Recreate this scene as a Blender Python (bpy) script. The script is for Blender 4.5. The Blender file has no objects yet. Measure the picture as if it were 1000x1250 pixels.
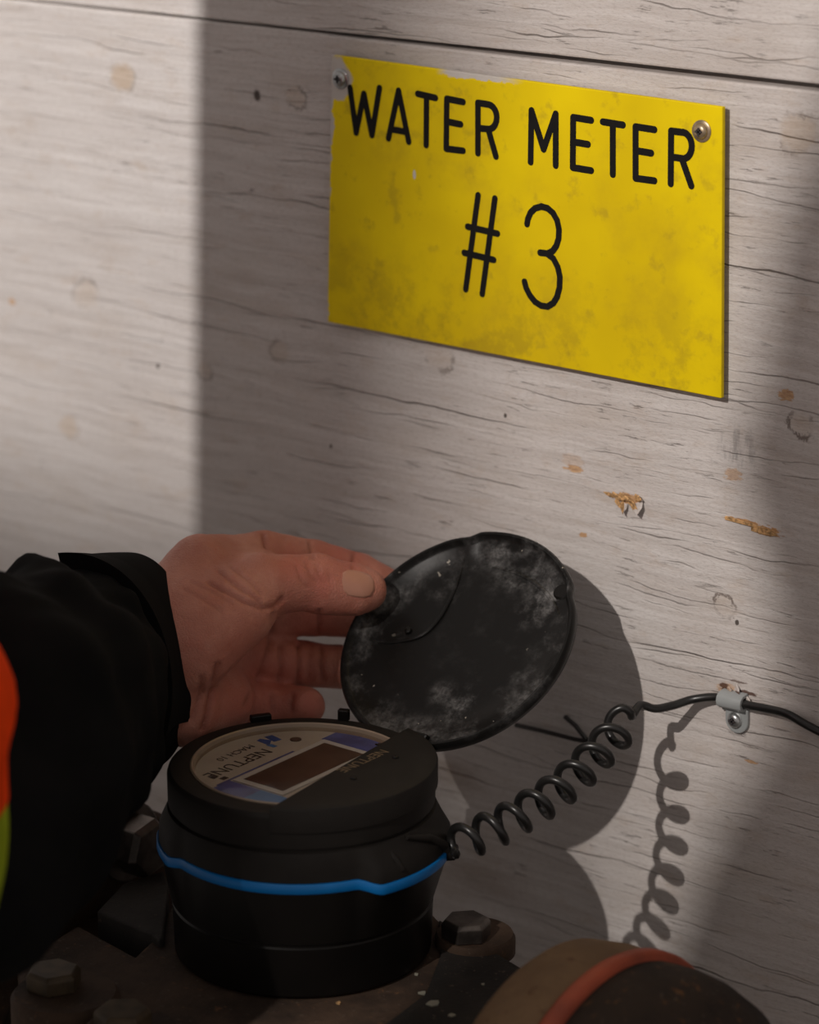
import bpy, bmesh, math, random
import numpy as np
from mathutils import Vector, noise

random.seed(7)
rng = np.random.default_rng(7)
scene = bpy.context.scene
COL = scene.collection

# ------------------------------------------------------------------ camera
PITCH, HEAD, FPX = math.radians(16.86), math.radians(38.6), 3750.0
hd = np.array([-math.sin(HEAD), math.cos(HEAD), 0.0])
up = np.array([0.0, 0.0, 1.0])
rt = np.array([math.cos(HEAD), math.sin(HEAD), 0.0])
fw = hd * math.cos(PITCH) - up * math.sin(PITCH)
cu = np.cross(rt, fw)
AX = np.array([0.0, -0.148, 0.0])                       # register axis at its base, wall is the plane y = 0
CAM = AX + [0, 0, .073] - 1.150 * (fw + rt * (368 - 500) / FPX - cu * (933 - 625) / FPX)

cd = bpy.data.cameras.new('camera')
cam = bpy.data.objects.new('camera', cd); COL.objects.link(cam)
cam.location = CAM; cam.rotation_euler = (math.pi / 2 - PITCH, 0, HEAD)
cd.sensor_fit = 'HORIZONTAL'; cd.sensor_width = 24.0; cd.lens = FPX * 24.0 / 1000.0
cd.clip_start = .05; cd.clip_end = 50
cd.dof.use_dof = True; cd.dof.focus_distance = 1.175; cd.dof.aperture_fstop = 6.2
scene.camera = cam

# ------------------------------------------------------------------ world and exposure
w = bpy.data.worlds.new('world'); scene.world = w; w.use_nodes = True
bgn = w.node_tree.nodes['Background']
bgn.inputs[0].default_value = (1.0, .90, .85, 1); bgn.inputs[1].default_value = .355
vs = scene.view_settings
vs.view_transform = 'Standard'; vs.look = 'None'; vs.exposure = 0.0; vs.gamma = 1.0; vs.use_curve_mapping = False

LAMP_A = np.array([.125, -1.050, .810]); POWER_A = 39.0; RAD_A = .0065
LAMP_B = np.array([-.60, -.95, .95]);    POWER_B = 60.0; RAD_B = .0013

# ------------------------------------------------------------------ geometry helpers
def ray(x, y): return fw + rt * (x - 500) / FPX - cu * (y - 625) / FPX
def onwall(x, y, Y=0.0):
    r = ray(x, y); return CAM + r * ((Y - CAM[1]) / r[1])
def atd(x, y, d): return CAM + ray(x, y) * d
def atz(x, y, z):
    r = ray(x, y); return CAM + r * ((z - CAM[2]) / r[2])
def pix(P):
    q = np.asarray(P) - CAM; d = q @ fw
    return 500 + FPX * (q @ rt) / d, 625 - FPX * (q @ cu) / d, d
def cdir(a, e=0.0):                                     # direction by angle behind camera-right, on the level
    return rt * math.cos(a) + hd * math.sin(a)

def link(o, parent=None):
    COL.objects.link(o)
    if parent is not None: o.parent = parent
    return o
def mesh(name, V, F, mat, parent=None, smooth=True, auto=40):
    me = bpy.data.meshes.new(name)
    me.from_pydata([tuple(map(float, v)) for v in V], [], [tuple(int(i) for i in f) for f in F])
    me.update()
    if mat is not None: me.materials.append(mat)
    bm = bmesh.new(); bm.from_mesh(me)
    bmesh.ops.recalc_face_normals(bm, faces=bm.faces)
    if smooth:
        for f in bm.faces: f.smooth = True
        a = math.radians(auto)
        for e in bm.edges:
            if len(e.link_faces) == 2 and e.calc_face_angle(0) > a: e.smooth = False
    bm.to_mesh(me); bm.free()
    o = bpy.data.objects.new(name, me)
    return link(o, parent)
def empty(name, loc=(0, 0, 0)):
    o = bpy.data.objects.new(name, None); o.empty_display_size = .01
    o.location = (0, 0, 0)
    return link(o)
def tag(o, label=None, cat=None, group=None, kind=None):
    if label: o['label'] = label
    if cat: o['category'] = cat
    if group: o['group'] = group
    if kind: o['kind'] = kind
    return o

class G:
    """collects verts and faces of one part"""
    def __init__(s): s.V = []; s.F = []
    def add(s, V, F):
        n = len(s.V); s.V += [tuple(v) for v in V]; s.F += [tuple(i + n for i in f) for f in F]; return s
    def build(s, name, mat, parent=None, smooth=True, auto=40, bevel=0, seg=2):
        o = mesh(name, s.V, s.F, mat, parent, smooth, auto)
        if bevel:
            m = o.modifiers.new('b', 'BEVEL'); m.width = bevel; m.segments = seg; m.limit_method = 'ANGLE'; m.angle_limit = .6
            m.harden_normals = False
        return o
def rings(R, closed=True, cap0=True, cap1=True):
    """R: list of equally long rings of points -> verts, faces"""
    n = len(R[0]); V = [p for r in R for p in r]; F = []
    m = n if closed else n - 1
    for i in range(len(R) - 1):
        for j in range(m):
            k = (j + 1) % n
            F.append((i * n + j, i * n + k, (i + 1) * n + k, (i + 1) * n + j))
    if cap0: F.append(tuple(range(n))[::-1])
    if cap1: F.append(tuple(range((len(R) - 1) * n, len(R) * n)))
    return V, F
def frame(a):
    a = np.asarray(a, float); a = a / np.linalg.norm(a)
    t = np.array([0, 0, 1.0]) if abs(a[2]) < .9 else np.array([1.0, 0, 0])
    u = np.cross(t, a); u /= np.linalg.norm(u); return a, u, np.cross(a, u)
def lathe(c, axis, prof, n=48, cap=True):
    """prof: list of (r, h) along axis"""
    a, u, v = frame(axis); c = np.asarray(c, float); R = []
    for r, h in prof:
        R.append([c + a * h + (u * math.cos(t) + v * math.sin(t)) * r for t in np.arange(n) * 2 * math.pi / n])
    return rings(R, True, cap, cap)
def extrude(P, d):
    """P polygon 3D (planar), d offset vector"""
    P = [np.asarray(p, float) for p in P]; n = len(P)
    V = P + [p + d for p in P]
    F = [tuple(range(n))[::-1], tuple(range(n, 2 * n))] + [(i, (i + 1) % n, n + (i + 1) % n, n + i) for i in range(n)]
    return V, F
def tube(P, r, n=12, caps=True):
    P = np.asarray(P, float); m = len(P)
    T = np.gradient(P, axis=0); T /= np.linalg.norm(T, axis=1)[:, None]
    u = frame(T[0])[1]; R = []
    for i in range(m):
        u = u - T[i] * (u @ T[i]); u /= np.linalg.norm(u); v = np.cross(T[i], u)
        ri = r[i] if hasattr(r, '__len__') else r
        R.append([P[i] + (u * math.cos(t) + v * math.sin(t)) * ri for t in np.arange(n) * 2 * math.pi / n])
    return rings(R, True, caps, caps)
def catmull(P, n):
    P = np.asarray(P, float); Q = np.vstack([2 * P[0] - P[1], P, 2 * P[-1] - P[-2]]); out = []
    for i in range(len(P) - 1):
        p0, p1, p2, p3 = Q[i:i + 4]
        for t in np.arange(n) / n:
            out.append(.5 * (2 * p1 + (p2 - p0) * t + (2 * p0 - 5 * p1 + 4 * p2 - p3) * t * t + (3 * p1 - p0 - 3 * p2 + p3) * t ** 3))
    out.append(P[-1]); return np.array(out)
def box(c, s):
    x, y, z = [k / 2 for k in s]; c = np.asarray(c)
    V = [c + [i * x, j * y, k * z] for i in (-1, 1) for j in (-1, 1) for k in (-1, 1)]
    return V, [(0, 1, 3, 2), (4, 6, 7, 5), (0, 4, 5, 1), (2, 3, 7, 6), (0, 2, 6, 4), (1, 5, 7, 3)]

# ------------------------------------------------------------------ materials
class NT:
    def __init__(s, name):
        s.m = bpy.data.materials.new(name); s.m.use_nodes = True
        s.t = s.m.node_tree; s.b = s.t.nodes['Principled BSDF']
        s.co = s.n('ShaderNodeTexCoord').outputs['Object']
    def n(s, typ, **k):
        x = s.t.nodes.new(typ)
        for a, v in k.items(): setattr(x, a, v)
        return x
    def l(s, a, b): s.t.links.new(a, b)
    def set(s, sock, v):
        if isinstance(v, bpy.types.NodeSocket): s.l(v, sock)
        else:
            if isinstance(v, (tuple, list)) and len(v) == 3 and sock.type == 'RGBA': v = (*v, 1)
            sock.default_value = v
    def math(s, op, a, b=0.0, c=None, clamp=False):
        x = s.n('ShaderNodeMath', operation=op, use_clamp=clamp)
        s.set(x.inputs[0], a); s.set(x.inputs[1], b)
        if c is not None: s.set(x.inputs[2], c)
        return x.outputs[0]
    def mapped(s, scale=(1, 1, 1), loc=(0, 0, 0), rot=(0, 0, 0)):
        x = s.n('ShaderNodeMapping'); s.l(s.co, x.inputs[0])
        x.inputs['Scale'].default_value = scale; x.inputs['Location'].default_value = loc; x.inputs['Rotation'].default_value = rot
        return x.outputs[0]
    def noise(s, scale, detail=3, rough=.55, vec=None, dist=0.0):
        x = s.n('ShaderNodeTexNoise'); s.l(vec if vec is not None else s.co, x.inputs['Vector'])
        x.inputs['Scale'].default_value = scale; x.inputs['Detail'].default_value = detail
        x.inputs['Roughness'].default_value = rough; x.inputs['Distortion'].default_value = dist
        return x.outputs[0]
    def step(s, v, a, b, lo=0.0, hi=1.0):
        x = s.n('ShaderNodeMapRange', interpolation_type='SMOOTHSTEP'); s.set(x.inputs[0], v)
        for i, k in enumerate((a, b, lo, hi)): s.set(x.inputs[i + 1], k)
        return x.outputs[0]
    def mix(s, f, a, b, mode='MIX'):
        x = s.n('ShaderNodeMix', data_type='RGBA', blend_type=mode)
        s.set(x.inputs[0], f); s.set(x.inputs[6], a); s.set(x.inputs[7], b); return x.outputs[2]
    def xyz(s, v=None):
        x = s.n('ShaderNodeSeparateXYZ'); s.l(v if v is not None else s.co, x.inputs[0]); return x.outputs
    def bump(s, h, strength=.5, dist=.001):
        x = s.n('ShaderNodeBump'); x.inputs['Strength'].default_value = strength; x.inputs['Distance'].default_value = dist
        s.l(h, x.inputs['Height']); s.l(x.outputs[0], s.b.inputs['Normal'])
    def out(s, col=None, rough=.5, metal=0.0, spec=.5, **k):
        if col is not None: s.set(s.b.inputs['Base Color'], col)
        s.set(s.b.inputs['Roughness'], rough); s.set(s.b.inputs['Metallic'], metal)
        s.set(s.b.inputs['Specular IOR Level'], spec)
        for a, v in k.items(): s.set(s.b.inputs[a.replace('_', ' ')], v)
        return s.m
def flat(name, col, rough=.5, metal=0.0, spec=.5, var=.12, scale=60, bump=0.0):
    t = NT(name); n = t.noise(scale, 3)
    c = t.mix(t.step(n, .3, .7), tuple(k * (1 - var) for k in col), tuple(min(1, k * (1 + var)) for k in col))
    if bump: t.bump(t.noise(scale * 12, 2), bump, .0004)
    return t.out(c, rough, metal, spec)

def wall_material():
    t = NT('whitewashed_plywood')
    X, Y, Z = t.xyz()
    n_low = t.noise(5, 3)
    gvec = t.mapped((7, 1, 150))
    warp = t.noise(9, 3, .5, t.mapped((1, 1, 2.2)))
    # slowly wandering height coordinate -> bands of grain
    zc = t.math('ADD', Z, t.math('MULTIPLY', t.math('SUBTRACT', warp, .5), .012))
    cv = t.n('ShaderNodeCombineXYZ'); t.l(t.math('MULTIPLY', X, 7.0), cv.inputs[0]); t.l(t.math('MULTIPLY', zc, 190.0), cv.inputs[2])
    g1 = t.noise(1.0, 5, .62, cv.outputs[0])
    cv2 = t.n('ShaderNodeCombineXYZ'); t.l(t.math('MULTIPLY', X, 30.0), cv2.inputs[0]); t.l(t.math('MULTIPLY', zc, 700.0), cv2.inputs[2])
    g2 = t.noise(1.0, 3, .6, cv2.outputs[0])
    # checks: thin dark lines where a banded coordinate passes its middle, only here and there
    def checks(freq, wdt, mscale, lo, hi, seed):
        wob = t.math('MULTIPLY', t.math('SUBTRACT', t.noise(1.0, 4, .55, t.mapped((7, 1, 16), (seed, 0, seed))), .5), .022)
        jit = t.math('MULTIPLY', t.math('SUBTRACT', t.noise(1.0, 3, .6, t.mapped((60, 1, 90), (seed * 2, 0, seed))), .5), .0022)
        o = t.math('MULTIPLY', t.math('ADD', t.math('ADD', Z, wob), jit), freq)
        d = t.math('ABSOLUTE', t.math('SUBTRACT', t.math('FRACT', o), .5))
        line = t.step(d, 0.0, wdt, 1.0, 0.0)
        mask = t.step(t.noise(1.0, 3, .6, t.mapped((mscale, 1, mscale * 7), (seed * 3, 0, 1.7))), lo, hi)
        return t.math('MULTIPLY', line, mask)
    c1 = checks(38, .020, 6, .49, .64, .3)
    c2 = checks(83, .036, 9, .49, .64, 2.1)
    c3 = checks(170, .07, 16, .50, .66, 5.1)
    dash = t.step(t.noise(1.0, 4, .65, t.mapped((55, 1, 520), (1, 0, 2))), .33, .41, 1.0, 0.0)
    dash = t.math('MULTIPLY', dash, t.step(t.noise(30, 3, .6), .42, .62))
    paint = t.mix(t.step(n_low, .3, .7), (.60, .555, .53), (.69, .655, .635))
    paint = t.mix(t.math('MULTIPLY', t.step(t.noise(16, 4, .6, t.mapped((1, 1, 3))), .5, .75), .35), paint, (.50, .42, .35))
    paint = t.mix(t.math('MULTIPLY', t.step(g1, .35, .68, 1.0, 0.0), .30), paint, (.36, .31, .28))
    paint = t.mix(t.math('MULTIPLY', t.step(g2, .38, .6, 1.0, 0.0), .22), paint, (.38, .33, .30))
    micro = t.noise(1.0, 4, .7, t.mapped((420, 1, 1100)))
    paint = t.mix(t.math('MULTIPLY', t.step(micro, .34, .52, 1.0, 0.0), .26), paint, (.30, .25, .22))
    paint = t.mix(t.math('MULTIPLY', t.step(t.noise(48, 5, .7, t.mapped((1, 1, 2.2), (7, 0, 3))), .52, .72), .30), paint, (.44, .33, .24))
    crack = t.math('MAXIMUM', c1, t.math('MULTIPLY', c2, .75)); crack = t.math('MAXIMUM', crack, t.math('MULTIPLY', c3, .55)); crack = t.math('MAXIMUM', crack, t.math('MULTIPLY', dash, .6))
    crack = t.math('MULTIPLY', crack, t.step(X, -.30, -.10, .45, 1.0))
    col = t.mix(t.math('MULTIPLY', crack, .85), paint, (.065, .045, .035))
    fl = t.step(t.noise(150, 4, .7, t.mapped((.5, 1, 1.3))), .70, .76)
    col = t.mix(t.math('MULTIPLY', fl, .55), col, (.12, .08, .06))
    hgt = t.math('SUBTRACT', t.math('MULTIPLY', g1, .6), t.math('MULTIPLY', crack, 1.0))
    edge = t.math('ADD', t.math('MULTIPLY', t.math('SUBTRACT', t.noise(120, 4, .6), .5), 1.3), t.math('MULTIPLY', t.math('SUBTRACT', t.noise(700, 3, .65), .5), .9))
    part = t.step(t.noise(95, 2, .5, t.mapped((1, 1, 1), (3, 0, 5))), .40, .60)
    edge2 = t.math('ADD', t.math('MULTIPLY', t.math('SUBTRACT', t.noise(220, 4, .65, t.mapped((1, 1, 3.0))), .5), 1.6), t.math('MULTIPLY', t.math('SUBTRACT', t.noise(900, 3, .65, t.mapped((.5, 1, 1.4))), .5), 1.2))
    def spot(px, py, rx, rz, e, ring=False):
        c = onwall(px, py)
        dx = t.math('DIVIDE', t.math('SUBTRACT', X, float(c[0])), rx); dz = t.math('DIVIDE', t.math('SUBTRACT', Z, float(c[2])), rz)
        d = t.math('SQRT', t.math('ADD', t.math('MULTIPLY', dx, dx), t.math('MULTIPLY', dz, dz)))
        return t.math('ADD', d, e)
    # knots under the paint: a tan eye and a dark broken ring
    for px, py, r, eye, ring in [(150, 95, .0065, .55, .25), (105, 360, .0075, .22, .30), (84, 522, .006, .35, .1), (362, 118, .005, .25, .5),
                                 (535, 435, .0065, .12, .5), (885, 740, .0045, .1, .75), (978, 518, .005, .15, .75), (342, 430, .005, .2, .35),
                                 (975, 163, .0075, .3, .45), (250, 452, .004, .2, .4)]:
        d = spot(px, py, r * 1.15, r, edge)
        col = t.mix(t.math('MULTIPLY', t.step(d, .55, 1.15, 1, 0), eye), col, (.44, .30, .17))
        rr = t.math('ABSOLUTE', t.math('SUBTRACT', d, .95))
        k = t.math('MULTIPLY', t.math('MULTIPLY', t.step(rr, .04, .24, 1, 0), ring), part)
        col = t.mix(k, col, (.10, .07, .055))
    # small dark holes
    for px, py, r in [(314, 116, .0028), (617, 507, .0011), (193, 447, .0016), (404, 545, .0012), (900, 760, .0012)]:
        k = t.step(spot(px, py, r * .8, r, edge), .6, 1.1, 1, 0)
        col = t.mix(t.math('MULTIPLY', k, .9), col, (.05, .035, .028))
    # chips down to bare wood
    for px, py, rx, rz, f in [(700, 572, .0050, .0016, .8), (699, 563, .006, .0036, .25), (895, 580, .0045, .0030, .55), (960, 482, .0040, .0026, .8),
                              (712, 653, .0022, .0012, .85), (905, 636, .0095, .0011, .95), (936, 648, .0070, .0021, .95), (15, 368, .0022, .0020, .7),
                              (918, 930, .0034, .0008, .8), (905, 545, .010, .006, .0), (888, 845, .0062, .0042, .55), (765, 608, .0068, .0022, .9)]:
        k = t.step(spot(px, py, rx, rz, edge2), .7, 1.0, 1, 0)
        col = t.mix(t.math('MULTIPLY', k, f), col, t.mix(t.step(micro, .3, .7), (.36, .17, .06), (.60, .35, .15)))
    # dark gouges beside the clip and scuffs
    for px, py, rx, rz, f in [(884, 838, .0025, .0018, .9), (912, 846, .0055, .0011, .9), (900, 832, .005, .0007, .7), (745, 530, .0, .0, 0)]:
        if f == 0: continue
        k = t.step(spot(px, py, rx, rz, edge2), .6, 1.0, 1, 0)
        col = t.mix(t.math('MULTIPLY', k, f), col, (.07, .025, .012))
    sc = t.math('MULTIPLY', t.step(spot(902, 550, .011, .012, edge), .2, 1.1, 1, 0), t.step(t.noise(1, 3, .6, t.mapped((320, 1, 60), rot=(0, .5, 0))), .45, .62))
    col = t.mix(t.math('MULTIPLY', sc, .5), col, (.14, .13, .13))
    # rusty dirt low down behind the meter
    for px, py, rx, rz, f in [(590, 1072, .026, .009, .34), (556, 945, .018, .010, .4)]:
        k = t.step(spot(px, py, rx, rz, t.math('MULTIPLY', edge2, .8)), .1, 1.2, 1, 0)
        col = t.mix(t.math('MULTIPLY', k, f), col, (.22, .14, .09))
    hgt = t.math('ADD', hgt, t.math('MULTIPLY', micro, .45))
    t.bump(hgt, .65, .0011)
    return t.out(col, .78, spec=.3)

def sign_material():
    t = NT('yellow_engraved_plastic'); X, Y, Z = t.xyz()
    x0, x1, z0, z1 = SX0, SX1, SZ0, SZ1
    n1 = t.noise(22, 5, .6); n2 = t.noise(7, 4, .6); n3 = t.noise(120, 3, .6)
    col = t.mix(t.step(n2, .35, .68), (.66, .47, .004), (.86, .65, .003))
    col = t.mix(t.math('MULTIPLY', t.step(n1, .5, .75), .45), col, (.40, .25, .02))
    col = t.mix(t.math('MULTIPLY', t.step(n3, .56, .74), .42), col, (.38, .26, .02))
    # grime gathering along the lower third
    low = t.math('MULTIPLY', t.step(Z, z0 - .002, z0 + .05, 1, 0), t.step(t.noise(38, 5, .7), .47, .62))
    col = t.mix(t.math('MULTIPLY', low, .38), col, (.22, .14, .02))
    # peeled left edge, corner and part of the top edge
    e = t.math('MULTIPLY', t.math('SUBTRACT', t.noise(130, 4, .65), .5), .0085)
    dl = t.math('ADD', t.math('SUBTRACT', X, x0), e)
    lim = t.step(Z, z1 - .075, z1 - .03, -.002, .0022)
    pl = t.step(t.math('SUBTRACT', dl, lim), 0.0, .0005, 1, 0)
    cx = t.math('SUBTRACT', X, x0 + .004); cz = t.math('SUBTRACT', Z, z1 - .008)
    cr = t.math('SQRT', t.math('ADD', t.math('MULTIPLY', cx, cx), t.math('MULTIPLY', cz, cz)))
    pc = t.step(t.math('ADD', cr, t.math('MULTIPLY', e, .8)), .0075, .009, 1, 0)
    dt = t.math('ADD', t.math('SUBTRACT', z1, Z), t.math('MULTIPLY', e, .8))
    win = t.math('MULTIPLY', t.step(X, x0 + .055, x0 + .062), t.step(X, x0 + .085, x0 + .10, 1, 0))
    pt = t.math('MULTIPLY', t.step(dt, .0012, .0020, 1, 0), win)
    c = onwall(516, 211)
    dx = t.math('DIVIDE', t.math('SUBTRACT', X, float(c[0])), .0011); dz = t.math('DIVIDE', t.math('SUBTRACT', Z, float(c[2])), .0028)
    ps = t.step(t.math('ADD', t.math('SQRT', t.math('ADD', t.math('MULTIPLY', dx, dx), t.math('MULTIPLY', dz, dz))), t.math('MULTIPLY', e, 90)), .6, .9, 1, 0)
    peel = t.math('MAXIMUM', t.math('MAXIMUM', pl, pc), t.math('MAXIMUM', pt, ps))
    col = t.mix(peel, col, t.mix(n3, (.50, .46, .42), (.62, .58, .54)))
    t.bump(t.math('ADD', t.math('MULTIPLY', n3, .4), t.math('MULTIPLY', peel, -.6)), .25, .0005)
    return t.out(col, .55, spec=.12)

def rust_material(name, dark, mid, bright, bright_amt=.62, rough=.8):
    t = NT(name); a = t.noise(26, 5, .65); b = t.noise(140, 4, .65); c = t.noise(420, 2, .6)
    col = t.mix(t.step(a, .35, .65), dark, mid)
    col = t.mix(t.math('MULTIPLY', t.step(b, bright_amt, bright_amt + .1), .8), col, bright)
    col = t.mix(t.math('MULTIPLY', t.step(c, .66, .72), .6), col, (.11, .08, .06))
    t.bump(t.math('ADD', t.math('MULTIPLY', b, .8), t.math('MULTIPLY', c, .5)), .7, .0008)
    return t.out(col, rough, spec=.3)

def lid_material(c, e1, e2, R):
    t = NT('black_plastic_with_dust'); n1 = t.noise(34, 6, .68); n2 = t.noise(110, 5, .7); n3 = t.noise(480, 3, .7)
    def dot(v):
        x = t.n('ShaderNodeVectorMath', operation='DOT_PRODUCT')
        y = t.n('ShaderNodeVectorMath', operation='SUBTRACT'); t.l(t.co, y.inputs[0]); y.inputs[1].default_value = tuple(c)
        t.l(y.outputs[0], x.inputs[0]); x.inputs[1].default_value = tuple(v); return x.outputs['Value']
    p, q = dot(e1), dot(e2)
    r = t.math('SQRT', t.math('ADD', t.math('MULTIPLY', p, p), t.math('MULTIPLY', q, q)))
    rim = t.math('MULTIPLY', t.step(r, R * .60, R * .86), t.step(r, R * .93, R * .985, 1, 0))
    def blob(px, py, s):                                # dust gathered at a place on the lid
        P = onlid(px, py); a, b = float((P - c) @ e1), float((P - c) @ e2)
        da = t.math('SUBTRACT', p, a); db = t.math('SUBTRACT', q, b)
        return t.step(t.math('SQRT', t.math('ADD', t.math('MULTIPLY', da, da), t.math('MULTIPLY', db, db))), s * .2, s, 1, 0)
    amt = t.math('MULTIPLY', rim, .42)
    for px, py, s, f in [(660, 735, .015, .95), (690, 720, .012, .8), (640, 690, .020, .6), (565, 860, .014, .9), (600, 870, .016, .7), (470, 770, .012, .5),
                         (480, 720, .014, .6), (545, 715, .014, .4), (650, 830, .014, .6), (540, 845, .010, .5)]:
        amt = t.math('MAXIMUM', amt, t.math('MULTIPLY', blob(px, py, s), f * .8))
    d = t.math('MULTIPLY', t.step(t.math('ADD', t.math('MULTIPLY', n1, .6), t.math('MULTIPLY', n2, .4)), .44, .74), amt)
    d = t.math('MULTIPLY', d, t.step(n3, .30, .62, .35, 1.0))
    thin = t.math('MULTIPLY', t.step(n2, .5, .8), .02)
    d = t.math('ADD', d, thin, clamp=True)
    crumb = t.math('MULTIPLY', t.step(t.noise(150, 3, .6), .70, .73), t.step(r, R * .5, R * .95))
    col = t.mix(t.math('MULTIPLY', d, .75), (.008, .0075, .007), (.60, .58, .57))
    col = t.mix(t.math('MULTIPLY', crumb, .75), col, (.55, .50, .42))
    t.bump(n2, .15, .0005)
    return t.out(col, t.math('ADD', t.math('MULTIPLY', d, .4), .34), spec=.16)

def skin_material():
    t = NT('skin'); a = t.noise(55, 4, .6); b = t.noise(420, 3, .6); v = t.noise(140, 3, .6)
    col = t.mix(t.step(a, .35, .7), (.45, .175, .122), (.55, .250, .182))
    col = t.mix(t.math('MULTIPLY', t.step(v, .5, .72), .35), col, (.46, .145, .095))
    ge = t.n('ShaderNodeAttribute'); ge.attribute_name = 'crease'
    re = t.n('ShaderNodeAttribute'); re.attribute_name = 'flush'
    col = t.mix(t.math('MULTIPLY', re.outputs['Fac'], .55), col, (.48, .115, .08))
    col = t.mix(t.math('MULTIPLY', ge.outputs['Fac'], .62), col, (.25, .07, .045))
    vo = t.n('ShaderNodeTexVoronoi', feature='DISTANCE_TO_EDGE'); t.l(t.co, vo.inputs['Vector']); vo.inputs['Scale'].default_value = 750
    pores = t.step(vo.outputs['Distance'], 0.0, .18)
    col = t.mix(t.math('MULTIPLY', t.step(b, .55, .75), .25), col, (.40, .12, .075))
    t.bump(t.math('ADD', t.math('MULTIPLY', pores, .35), t.math('ADD', t.math('MULTIPLY', b, .7), t.math('MULTIPLY', v, .9))), .45, .0008)
    return t.out(col, .50, spec=.38, Subsurface_Weight=.12, Subsurface_Radius=(.004, .0015, .0008), Subsurface_Scale=.6)

def fabric_material(name, col, sc=2600, rough=.9):
    t = NT(name); b = t.noise(sc, 2); a = t.noise(30, 3)
    c = t.mix(t.step(a, .3, .7), tuple(k * .8 for k in col), tuple(k * 1.2 for k in col))
    t.bump(b, .35, .0004)
    return t.out(c, rough, spec=.06)

M = {}
M['black'] = flat('black_moulded_plastic', (.006, .0052, .0046), .36, spec=.22, bump=.05)
M['black_matt'] = flat('matt_black_plastic', (.0125, .0105, .009), .6, spec=.2, bump=.12, scale=90)
M['blue'] = flat('blue_plastic', (.0, .14, .42), .42, spec=.4, var=.06)
M['cream'] = flat('off_white_print', (.44, .40, .36), .5, var=.06)
M['bezel'] = flat('beige_bezel_metal', (.27, .205, .15), .35, .2, var=.1)
M['frame'] = flat('pale_print', (.50, .49, .49), .5, var=.05)
M['navy'] = flat('blue_violet_print', (.07, .085, .27), .5, var=.25, scale=90)
M['sky'] = flat('bright_blue_print', (.07, .20, .48), .5, var=.15, scale=60)
M['lcd'] = flat('unlit_display', (.085, .055, .042), .28, var=.3, scale=40)
M['ink'] = flat('dark_ink', (.035, .03, .032), .6)
M['inkblue'] = flat('blue_ink', (.035, .08, .30), .6)
M['gold'] = flat('tan_ink', (.13, .085, .045), .6)
M['letter'] = flat('black_engraving', (.010, .009, .009), .7, spec=.12, bump=.25, scale=300)
M['steel'] = flat('zinc_steel', (.45, .46, .46), .28, .85, var=.2, scale=200)
M['dull_steel'] = flat('tarnished_steel', (.10, .085, .075), .38, .7, var=.35, scale=120, bump=.15)
M['brass'] = flat('tarnished_brass', (.060, .040, .020), .6, .25, var=.3, scale=160)
M['screw_brass'] = flat('worn_brass_screw', (.34, .26, .17), .35, .6, var=.3, scale=300)
M['grey_plastic'] = flat('grey_nylon', (.30, .315, .315), .5, spec=.4, var=.06)
M['cord'] = flat('black_rubber', (.011, .0105, .010), .32, spec=.5, var=.2, scale=200)
M['bare'] = flat('torn_wood', (.48, .28, .12), .85, var=.5, scale=700)
M['backing'] = flat('rust_brown_backing', (.075, .035, .022), .8, var=.4, scale=200)
M['iron'] = rust_material('rusty_cast_iron', (.030, .019, .013), (.068, .041, .026), (.135, .065, .03))
M['iron_dark'] = rust_material('dark_painted_iron', (.012, .0105, .0095), (.026, .021, .018), (.06, .045, .035), .68)
M['iron_grey'] = rust_material('grey_cast_iron', (.028, .025, .023), (.045, .040, .037), (.07, .055, .045), .68)
M['tan_iron'] = rust_material('tan_painted_iron', (.14, .085, .045), (.20, .125, .065), (.10, .05, .025), .6)
M['rust_cap'] = rust_material('rust_streaked_iron', (.013, .009, .007), (.032, .020, .013), (.15, .065, .02), .585)
M['red'] = flat('orange_red_gasket', (.34, .062, .025), .6, var=.25, scale=40)
M['jacket'] = fabric_material('black_jacket_fabric', (.0060, .0060, .0062))
M['skin'] = skin_material()
M['nail'] = flat('fingernail', (.47, .225, .155), .38, spec=.4, var=.06)
M['vest_orange'] = fabric_material('orange_hi_vis_fabric', (.85, .06, .006), 1400)
M['vest_lime'] = fabric_material('lime_trim_fabric', (.30, .38, .02), 1400)
M['paintfleck'] = flat('paint_fleck', (.25, .24, .19), .8)
M['floor'] = flat('pale_bounce_floor', (.42, .39, .36), .9, var=.15, scale=8, bump=.2)
M['lamp'] = flat('unseen_lamp_black', (.02, .02, .02), .5)

# ------------------------------------------------------------------ unseen lamps added for the light, with plates shaping their beams
def unseen_lamp(pos, aim, power, rad, cone, blend, masks, label, col=(1, .93, .87)):  # spot light with an invented housing, hanger and beam plates
    e = empty('unseen_lamp'); tag(e, label, 'lamp')
    d = np.asarray(aim, float) - pos; d /= np.linalg.norm(d)
    ld = bpy.data.lights.new('unseen_lamp_bulb', 'SPOT'); ld.energy = power; ld.shadow_soft_size = rad; ld.color = col
    ld.spot_size = cone; ld.spot_blend = blend
    lo = link(bpy.data.objects.new('unseen_bulb', ld), e); lo.location = pos
    lo.rotation_euler = Vector(d).to_track_quat('-Z', 'Y').to_euler()
    V, F = lathe(pos - d * .07, d, [(.018, 0), (.03, .01), (.034, .05), (.045, .075), (.045, .08), (.042, .08), (.032, .055), (.02, .045)], 32)
    G().add(V, F).build('unseen_housing', M['lamp'], e)
    V, F = tube([pos - d * .06, pos - d * .06 + [0, 0, .12], pos - d * .06 + [0, 0, .6]], .008, 10)
    G().add(V, F).build('unseen_hanger', M['lamp'], e)
    for poly, t in masks:                               # unseen plates added to cut the beam to the wanted shade edges
        P = [pos + (np.asarray(q) - pos) * t for q in poly]
        V, F = extrude(P, -d * .0015)
        G().add(V, F).build('beam_mask', M['lamp'], e, smooth=False)
    return e
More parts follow.
